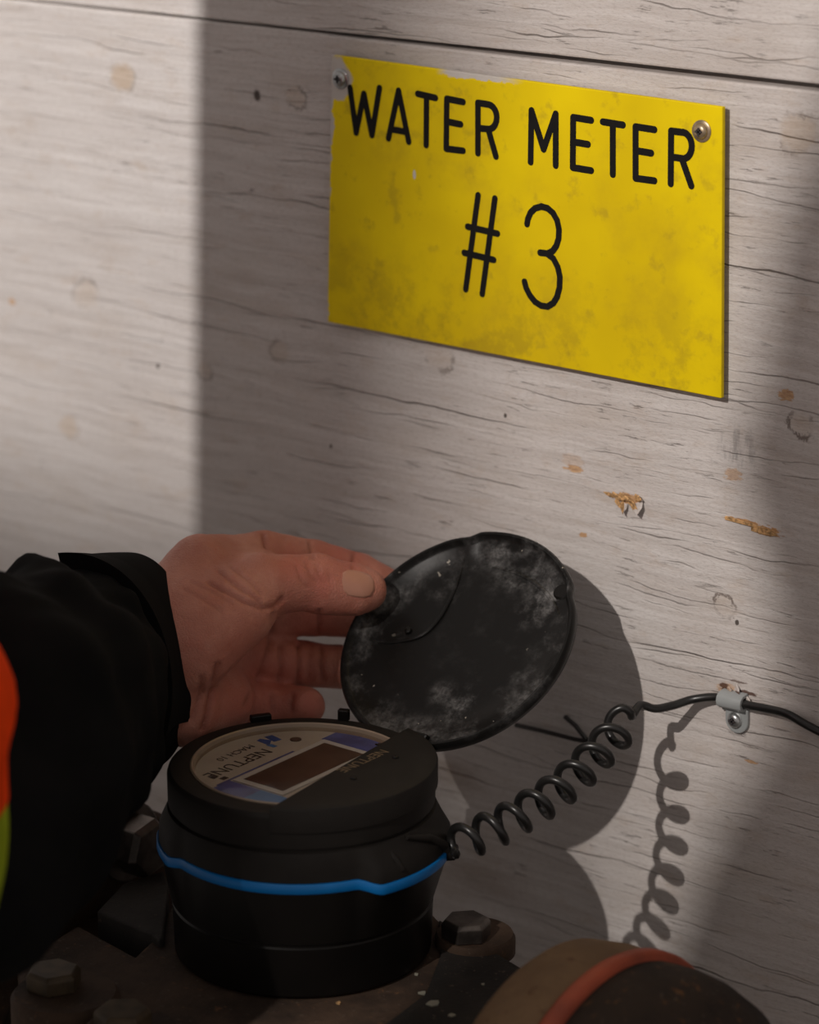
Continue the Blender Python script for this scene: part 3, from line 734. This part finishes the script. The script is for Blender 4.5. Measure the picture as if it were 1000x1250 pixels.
zb = .010
hexbolt(atz(569, 1143, .004), up, .0096, .0075, M['dull_steel'], name='bolt', rot=.3)
V, F = lathe(atz(580, 1150, 0), up, [(.0155, -.004), (.0155, .002), (.0145, .004), (.004, .004)], 32); G().add(V, F).build('boss', M['iron'], body)
hexbolt(atz(678, 1190, .002), up, .0088, .005, M['dull_steel'], washer=.0092, rot=.1)
V, F = lathe(atz(690, 1203, -.004), up, [(.0150, -.008), (.0150, .002), (.0140, .0035), (.004, .0035)], 32); G().add(V, F).build('boss', M['iron'], body)
hexbolt(atz(66, 1204, .004), up, .0105, .0072, M['brass'], rot=.55)
V, F = lathe(atz(80, 1222, 0), up, [(.020, -.010), (.020, .002), (.0185, .004), (.006, .004)], 32); G().add(V, F).build('boss', M['iron'], body)
hexbolt(atz(150, 1252, .004), up, .0105, .0068, M['brass'], rot=.2)
V, F = lathe(atz(160, 1268, 0), up, [(.018, -.010), (.018, .002), (.0165, .004), (.006, .004)], 32); G().add(V, F).build('boss', M['iron'], body)
# upright pipe flange behind the sleeve, its bolts pointing along the pipe
px_dir = np.array([1.0, 0, 0])
FC = np.array([-.100, -.165, -.065])
V, F = lathe(FC, px_dir, [(.050, -.034), (.093, -.030), (.095, -.027), (.095, -.004), (.092, 0), (.050, 0)], 72); G().add(V, F).build('pipe_flange', M['iron'], body)
V, F = lathe(FC - px_dir * .035, px_dir, [(.046, -.40), (.046, 0)], 48); G().add(V, F).build('pipe', M['iron_grey'], body)
V, F = lathe(FC, px_dir, [(.052, .0005), (.055, .03), (.055, .17), (.045, .2)], 48); G().add(V, F).build('casting', M['iron'], body)
nutc = atd(165, 1030, 1.232); nutc[0] = -.0985
hexbolt(nutc, px_dir, .0125, .0125, M['dull_steel'], washer=.0165, rot=.2)
dc = atd(4, 1142, 1.190); dc[0] = -.0985
hexbolt(dc, px_dir, .0085, .007, M['dull_steel'], washer=.0125, rot=.3)
# coupling in front, running out of the picture
cap = empty('pipe_coupling'); tag(cap, 'tan and dark brown pipe coupling with an orange red ring in the foreground', 'pipe coupling')
CC = atd(735, 1402, 1.085)
def cring(name, prof, mat):
    V, F = lathe(CC, px_dir, prof, 80); return G().add(V, F).build(name, mat, cap, auto=50)
cring('collar', [(.050, -.030), (.066, -.029), (.0695, -.025), (.0715, -.012), (.0705, -.003), (.050, -.002)], M['tan_iron'])
cring('gasket_ring', [(.050, -.003), (.0715, -.002), (.0728, .0), (.0728, .0035), (.0715, .005), (.050, .006)], M['red'])
cring('end_cap', [(.050, .0045), (.0695, .005), (.0700, .014), (.0690, .024), (.065, .036), (.056, .046), (.056, .046), (.036, .053), (.001, .056)], M['rust_cap'])
V, F = tube([CC + [-.028, 0, 0], CC + [-.034, 0, 0]], .04, 32); G().add(V, F).build('pipe_neck', M['iron'], cap)
V, F = tube([CC + [-.015, 0, -.068], CC + [-.015, 0, -.468]], .012, 20); G().add(V, F).build('pipe_stand', M['iron'], cap)
V, F = tube([AX + [0, 0, -.10], AX + [0, 0, -.5]], .03, 20); G().add(V, F).build('pipe_stand', M['iron'], body)
for i, (x, y) in enumerate([(508, 1190), (516, 1213), (529, 1225), (552, 1240), (590, 1202), (413, 1225)]):
    c = atz(x, y, .0013 if x > 520 else -.0004); k = [.0011, .0016, .0030, .0014, .0008, .0012][i]
    P = [c + rt * k * random.uniform(.6, 1.2) * math.cos(t) + hd * k * random.uniform(.6, 1.2) * math.sin(t) for t in np.arange(7) * 2 * math.pi / 7]
    V, F = extrude(P, up * .0004); G().add(V, F).build('paint_fleck', M['paintfleck'] if i != 5 else M['bare'], body, smooth=False)

# ------------------------------------------------------------------ person: hand, sleeve, vest
person = empty('person'); tag(person, 'person in black jacket and orange hi-vis vest holding the lid open with one hand', 'person')
HO = np.array([320.0, 770.0, 1215.0])
def hp(x, y, d):                                        # pixel and depth (mm) -> local mm: right, up, away
    return np.array([(x - 500) / FPX * d, -(y - 625) / FPX * d, d])
H0 = hp(*HO)
def h2w(P): P = np.asarray(P) / 1000.0; return CAM + P[..., :1] * rt + P[..., 1:2] * cu + P[..., 2:3] * fw
def smin(a, b, k):
    h = np.maximum(k - np.abs(a - b), 0) / k; return np.minimum(a, b) - h * h * k * .25
def cone(Q, a, b, r1, r2):
    ba = b - a; l2 = ba @ ba; rr = r1 - r2; a2 = l2 - rr * rr; il2 = 1.0 / l2
    pa = Q - a; y = pa @ ba; z = y - l2
    x2 = ((pa * l2 - y[..., None] * ba) ** 2).sum(-1); y2 = y * y * l2; z2 = z * z * l2
    k = np.sign(rr) * rr * rr * x2
    d = (np.sqrt(x2 * a2 * il2) + y * rr) * il2 - r1
    m1 = np.sign(z) * a2 * z2 > k; m2 = np.sign(y) * a2 * y2 < k
    d = np.where(m2, np.sqrt(x2 + y2) * il2 - r1, d); d = np.where(m1, np.sqrt(x2 + z2) * il2 - r2, d)
    return d
def ellip(Q, c, ex, R):
    """ex: 3 unit axes rows"""
    q = (Q - c) @ np.asarray(ex).T / np.asarray(R); k0 = np.sqrt((q ** 2).sum(-1)); k1 = np.sqrt(((q / np.asarray(R)) ** 2).sum(-1)) + 1e-9
    return k0 * (k0 - 1) / k1
FING = {
 'index':  ([(262, 694, 1216), (322, 680, 1232), (382, 687, 1244), (438, 702, 1252), (486, 722, 1254)], [12.0, 10.4, 9.3, 8.6, 7.4]),
 'middle': ([(272, 738, 1222), (335, 744, 1242), (385, 747, 1250), (432, 752, 1253), (470, 758, 1253)], [11.5, 10.3, 9.4, 8.8, 7.6]),
 'ring':   ([(270, 792, 1224), (325, 806, 1243), (372, 811, 1250), (412, 814, 1251), (450, 818, 1250)], [11.2, 9.6, 9.0, 8.6, 7.6]),
 'little': ([(262, 842, 1216), (306, 860, 1233), (338, 864, 1238), (362, 863, 1236), (374, 862, 1233)], [10.6, 9.3, 8.8, 8.3, 7.6]),
}
THUMB = ([(236, 762, 1186), (318, 716, 1200), (386, 709, 1211), (430, 718, 1217), (446, 720, 1218.5)], [17.0, 12.4, 10.6, 9.6, 8.6])
WR = hp(196, 800, 1190); EL = hp(20, 880, 1108)
def hand_sdf(Q):
    f = smin(cone(Q, WR + [0, 11, 2], EL + [0, 8, 0], 16, 22), cone(Q, WR + [0, -11, 2], EL + [0, -8, 0], 16, 22), 10)
    f = smin(f, cone(Q, WR + [0, 12, 0], hp(244, 692, 1204), 16, 13), 12)
    f = smin(f, cone(Q, WR + [0, -12, 6], hp(250, 850, 1213), 15, 12), 10)
    f = smin(f, cone(Q, WR + [0, 2, 6], hp(262, 760, 1220), 16, 12), 9)
    for k in FING: f = smin(f, cone(Q, WR + [4, 0, 8], hp(*FING[k][0][0]), 13, FING[k][1][0]), 6)
    # heel of the palm and ball of the thumb
    f = smin(f, cone(Q, hp(228, 788, 1183), hp(290, 748, 1191), 18.5, 13.5), 5)
    f = smin(f, cone(Q, hp(228, 866, 1196), hp(272, 858, 1212), 15, 12), 8)
    for k, (P, r) in FING.items():
        P = [hp(*p) for p in P]; g = None
        for i in range(len(P) - 1):
            c = cone(Q, P[i], P[i + 1], r[i], r[i + 1]); g = c if g is None else smin(g, c, 1.5)
        # pads on the palm side of each phalanx
        for i in (1, 2, 3):
            m = (P[i] + P[i + 1]) / 2 - np.array([0, 0, 1.7]); g = smin(g, cone(Q, m * .85 + P[i] * .15 - [0, 0, .25], m * .8 + P[i + 1] * .2 - [0, 0, .25], r[i] * .90, r[i + 1] * .93), 2.0)
        f = smin(f, g, 4.5 if k != 'index' else 6.0)
    P, r = [hp(*p) for p in THUMB[0]], THUMB[1]; g = None
    for i in range(len(P) - 1):
        c = cone(Q, P[i], P[i + 1], r[i], r[i + 1]); g = c if g is None else smin(g, c, 2.5)
    g = smin(g, cone(Q, hp(392, 722, 1210), hp(432, 728, 1214), 8.6, 7.2), 4)
    f = smin(f, g, 7.0)
    # web between thumb and index
    f = smin(f, cone(Q, hp(285, 706, 1206), hp(320, 698, 1216), 10, 8), 7)
    return f
def surface_nets(fn, lo, hi, h):
    n = np.ceil((np.asarray(hi) - lo) / h).astype(int) + 1
    ax_ = [lo[i] + np.arange(n[i]) * h for i in range(3)]
    val = np.empty(n, np.float32)
    yy, zz = np.meshgrid(ax_[1], ax_[2], indexing='ij')
    for i in range(n[0]):
        Q = np.stack([np.full(yy.shape, ax_[0][i]), yy, zz], -1); val[i] = fn(Q)
    ins_ = val < 0
    c = np.zeros(tuple(n - 1), np.int8)
    for dx in (0, 1):
        for dy in (0, 1):
            for dz in (0, 1): c += ins_[dx:n[0] - 1 + dx, dy:n[1] - 1 + dy, dz:n[2] - 1 + dz]
    act = (c > 0) & (c < 8); idx = -np.ones(act.shape, np.int64); cells = np.argwhere(act); idx[act] = np.arange(len(cells))
    acc = np.zeros((len(cells), 3)); cnt = np.zeros(len(cells))
    corners = [np.array(k) for k in np.ndindex(2, 2, 2)]
    for a in corners:
        for ax_i in range(3):
            if a[ax_i]: continue
            b = a.copy(); b[ax_i] = 1
            va = val[tuple((cells + a).T)]; vb = val[tuple((cells + b).T)]; m = (va < 0) != (vb < 0)
            t = np.where(m, va / np.where(m, va - vb, 1), 0)
            p = np.repeat(a[None].astype(float), len(cells), 0); p[:, ax_i] += t
            acc[m] += p[m]; cnt[m] += 1
    V = np.asarray(lo) + (cells + acc / cnt[:, None]) * h
    F = []
    for ax_i in range(3):
        o1, o2 = [k for k in range(3) if k != ax_i]
        s0 = [slice(None)] * 3; s1 = [slice(None)] * 3; s0[ax_i] = slice(0, -1); s1[ax_i] = slice(1, None)
        ed = np.argwhere(ins_[tuple(s0)] != ins_[tuple(s1)])
        ed = ed[(ed[:, o1] > 0) & (ed[:, o2] > 0) & (ed[:, o1] < n[o1] - 1) & (ed[:, o2] < n[o2] - 1)]
        d1 = np.zeros(3, int); d1[o1] = 1; d2 = np.zeros(3, int); d2[o2] = 1
        q = np.stack([idx[tuple((ed).T)], idx[tuple((ed - d1).T)], idx[tuple((ed - d1 - d2).T)], idx[tuple((ed - d2).T)]], 1)
        inn = ins_[tuple(ed.T)]; flip = inn if ax_i != 1 else ~inn
        q[~flip] = q[~flip][:, ::-1]; F.append(q)
    return V, np.vstack(F)
lo_ = np.array([hp(-20, 900, 1150)[0] - 2, hp(300, 925, 1215)[1], 1085.0]); hi_ = np.array([hp(505, 700, 1250)[0] + 3, hp(300, 630, 1215)[1], 1272.0])
HV, HF = surface_nets(hand_sdf, lo_, hi_, 1.15)
me = bpy.data.meshes.new('body')
HW = h2w(HV)
# skin folds: grooves along lines seen on the surface
def seg_d(px, a, b):
    a, b = np.array(a, float), np.array(b, float); ba = b - a; t = np.clip(((px - a) @ ba) / (ba @ ba), 0, 1); return np.linalg.norm(px - a - t[:, None] * ba, axis=1)
pxy = np.stack([500 + FPX * HV[:, 0] / HV[:, 2], 625 - FPX * HV[:, 1] / HV[:, 2]], 1)
eps = .6
grad = np.stack([hand_sdf(HV + np.eye(3)[i] * eps) - hand_sdf(HV - np.eye(3)[i] * eps) for i in range(3)], 1)
grad /= np.linalg.norm(grad, axis=1)[:, None] + 1e-9
front = np.clip((-grad[:, 2] - .1) / .3, 0, 1)
def c1(pts): return [(180 + x * .3, 620 + y * .3) for x, y in pts]
CRE = [(c1([(255, 305), (330, 345), (400, 385), (455, 405)]), .9, 1.5), (c1([(290, 255), (370, 320), (440, 365), (470, 400)]), .7, 1.3), (c1([(340, 240), (420, 300), (465, 350)]), .5, 1.2),
       (c1([(180, 300), (270, 340), (350, 390)]), .4, 1.2), (c1([(150, 330), (240, 380), (300, 420)]), .35, 1.2),
       (c1([(605, 235), (625, 290), (650, 320)]), .5, 1.1), (c1([(645, 220), (665, 275), (690, 300)]), .5, 1.1), (c1([(690, 235), (700, 280), (720, 300)]), .4, 1.1), (c1([(735, 250), (745, 300)]), .3, 1.0),
       (c1([(470, 110), (480, 150), (495, 180)]), .9, 1.4), (c1([(660, 130), (668, 170), (670, 200)]), .8, 1.3), (c1([(845, 180), (838, 215), (835, 245)]), .8, 1.3),
       (c1([(470, 410), (520, 400), (550, 370)]), 1.0, 1.6),
       (c1([(540, 560), (545, 640), (535, 700)]), .9, 1.5), (c1([(615, 560), (620, 640), (612, 715)]), 1.0, 1.5), (c1([(710, 570), (705, 640), (715, 700)]), 1.0, 1.6), (c1([(660, 565), (655, 700)]), .4, 1.2),
       (c1([(590, 765), (580, 800), (585, 830)]), 1.0, 1.4), (c1([(505, 765), (510, 820)]), .8, 1.4), (c1([(700, 420), (697, 510)]), .8, 1.4),
       (c1([(290, 640), (270, 720), (240, 860), (225, 900)]), 1.1, 2.0), (c1([(520, 430), (500, 560), (460, 680), (400, 800)]), .8, 2.0), (c1([(220, 690), (215, 760), (180, 860)]), .7, 1.6)]
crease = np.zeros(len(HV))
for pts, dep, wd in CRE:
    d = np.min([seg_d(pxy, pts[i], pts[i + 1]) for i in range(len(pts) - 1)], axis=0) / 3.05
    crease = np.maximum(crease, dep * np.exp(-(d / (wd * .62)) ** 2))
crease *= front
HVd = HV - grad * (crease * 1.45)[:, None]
wv = np.array([noise.noise(Vector((p * .09))) + .5 * noise.noise(Vector(p * .22)) for p in HVd]); HVd -= grad * (wv * .35)[:, None]
HW = h2w(HVd)
me.from_pydata(HW.tolist(), [], HF.tolist()); me.update(); me.polygons.foreach_set('use_smooth', [True] * len(me.polygons))
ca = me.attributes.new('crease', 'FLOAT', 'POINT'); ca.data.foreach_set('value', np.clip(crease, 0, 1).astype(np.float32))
flush = np.zeros(len(HV))
for px_, py_, s_ in [(360, 690, 24), (395, 712, 22), (330, 830, 60), (300, 860, 40), (380, 760, 40), (380, 860, 25), (420, 675, 40)]:
    flush = np.maximum(flush, np.exp(-(((pxy - [px_, py_]) ** 2).sum(1)) / s_ ** 2))
fa = me.attributes.new('flush', 'FLOAT', 'POINT'); fa.data.foreach_set('value', flush.astype(np.float32))
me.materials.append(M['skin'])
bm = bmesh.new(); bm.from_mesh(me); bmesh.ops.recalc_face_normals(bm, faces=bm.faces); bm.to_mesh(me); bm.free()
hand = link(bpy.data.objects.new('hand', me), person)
smo = hand.modifiers.new('s', 'SMOOTH'); smo.iterations = 1; smo.factor = .35
# thumbnail: a curved plate lying on the tip of the thumb
def on_skin(x, y, lift=0.0):
    d = 1180.0; dirv = np.array([(x - 500) / FPX, -(y - 625) / FPX, 1.0])
    for _ in range(60):
        s_ = float(hand_sdf((dirv * d)[None])[0]); d += s_ * .9
        if abs(s_) < .02: break
    return dirv * (d - lift)
nb = [(418, 699), (424, 695.5), (434, 696), (444, 698), (453, 702), (457.5, 710), (457.5, 720), (453, 728), (444, 730), (433, 729), (424, 727), (419, 720), (417, 709)]
nc = np.mean(nb, axis=0); RR = []
for k, lf in ((1.0, -.5), (.97, .42), (.86, .62), (.55, .75), (.06, .80)):
    RR.append([h2w(on_skin(*(nc + (np.array(q) - nc) * k), lf)) for q in nb])
V, F = rings(RR, True, True, True); G().add(V, F).build('thumbnail', M['nail'], hand, auto=70)

# sleeve
def loft(C, ru, rv, U_, disp, n=96, thick=None):
    R = []
    for i in range(len(C)):
        T_ = C[min(i + 1, len(C) - 1)] - C[max(i - 1, 0)]; T_ = T_ / np.linalg.norm(T_)
        u_ = U_ - T_ * (U_ @ T_); u_ /= np.linalg.norm(u_); v_ = np.cross(T_, u_)
        ring = []
        for j in range(n):
            t = 2 * math.pi * j / n; d = disp(i, t)
            ring.append(C[i] + u_ * math.cos(t) * (ru[i] + d) + v_ * math.sin(t) * (rv[i] + d))
        R.append(ring)
    return R
SK = [(181, 815, 1.196, .0380, .0195), (138, 821, 1.174, .0385, .025), (90, 838, 1.145, .0435, .034), (44, 868, 1.105, .0515, .046), (-14, 908, 1.074, .0600, .056), (-110, 990, 1.035, .0660, .064), (-230, 1030, 1.02, .0680, .068),
      (-330, 960, 1.03, .0700, .070), (-400, 760, 1.05, .0720, .072), (-440, 500, 1.06, .076, .076), (-460, 250, 1.06, .080, .080)]
Cs = catmull([atd(a, b, c) for a, b, c, _, _ in SK], 16); m = len(Cs); tt = np.linspace(0, len(SK) - 1, m)
RU = np.interp(tt, range(len(SK)), [k[3] for k in SK]); RV = np.interp(tt, range(len(SK)), [k[4] for k in SK])
def folds(i, t):
    x = tt[i]; k = min(1, x / .8)
    p = Vector((math.cos(t) * 1.3, math.sin(t) * 1.3, x * .75))
    f = noise.noise(p * 1.5) * .0055 + noise.noise(p * 3.3 + Vector((4, 1, 2))) * .0022
    f += .0022 * math.sin(x * 5.5 + 3.0 * math.sin(t) + 1.7 * noise.noise(p)) * sm(x, .6, 1.6)
    return f * k
R = loft(Cs, RU, RV, cu, folds)
inner = loft(Cs[:10], RU[:10] - .002, RV[:10] - .002, cu, lambda i, t: 0)
V, F = rings(inner[::-1] + R, True, True, True)
G().add(V, F).build('jacket_sleeve', M['jacket'], person, auto=60)
# cuff band and its strap tab
cb = 20
R = loft(Cs[:cb], RU[:cb], RV[:cb], cu, lambda i, t: .0013 + .25 * folds(i, t)); Ri = loft(Cs[:cb], RU[:cb], RV[:cb], cu, lambda i, t: -.0012)
V, F = rings(Ri[::-1] + R, True, False, False)
n_ = len(R[0]); F = list(F); L_ = 2 * cb - 1
F += [(L_ * n_ + j, L_ * n_ + (j + 1) % n_, (j + 1) % n_, j) for j in range(n_)]
G().add(V, F).build('cuff', M['jacket'], person, auto=60)
def strap(name, i0, i1, t0, t1, flare):
    top, bot = [], []
    N = 44
    for i in range(i0, i1 + 1):
        T_ = Cs[i + 1] - Cs[max(i - 1, 0)]; T_ /= np.linalg.norm(T_); u_ = cu - T_ * (cu @ T_); u_ /= np.linalg.norm(u_); v_ = np.cross(T_, u_)
        a_, b_ = [], []
        for j in range(N + 1):
            q = j / N; t = t0 + (t1 - t0) * q; e = flare * (1 - q) ** 6
            for lst, o_, ee in ((a_, .0042, e), (b_, -.0005, 0)):
                lst.append(Cs[i] + u_ * math.cos(t) * (RU[i] + o_ + ee) + v_ * math.sin(t) * (RV[i] + o_ + ee * .3))
        top.append(a_); bot.append(b_)
    R_ = [a + b[::-1] for a, b in zip(top, bot)]
    V, F = rings(R_, True, True, True); return G().add(V, F).build(name, M['jacket'], person, auto=40)
sgn = 1.0
T_ = Cs[2] - Cs[0]; T_ /= np.linalg.norm(T_); u_ = cu - T_ * (cu @ T_); v_ = np.cross(T_, u_)
if v_ @ fw > 0: sgn = -1.0                              # v must face the camera side
strap('cuff_strap', 3, 25, sgn * math.radians(-18), sgn * math.radians(118), .0050)

# vest over the body, at the picture's edge
TV = [(-520, 60, .99, .012), (-518, 75, .99, .050), (-515, 130, .99, .082), (-500, 300, .99, .100), (-470, 600, .985, .112), (-456, 760, .98, .1155), (-440, 850, .98, .1185), (-440, 910, .98, .1185), (-444, 1010, .98, .118), (-447, 1100, .98, .1175), (-456, 1200, .98, .1165), (-470, 1320, .98, .113)]
Ct = catmull([atd(a, b, c) for a, b, c, _ in TV], 8); rT = np.interp(np.linspace(0, len(TV) - 1, len(Ct)), range(len(TV)), [k[3] for k in TV])
def torso(i0, i1, extra, mat, name):
    R = []
    for i in range(i0, i1):
        R.append([Ct[i] + (rt * math.cos(t) + hd * math.sin(t) * .75) * (rT[i] + extra + .0012 * math.sin(5 * t + i * .4)) for t in np.arange(72) * 2 * math.pi / 72])
    V, F = rings(R, True, True, True); return G().add(V, F).build(name, mat, person, auto=60)
kk = [i for i in range(len(Ct)) if pix(Ct[i])[1] < 985][-1]
torso(0, kk + 1, 0, M['vest_orange'], 'safety_vest')
torso(kk, len(Ct), -.0004, M['vest_lime'], 'vest_trim')
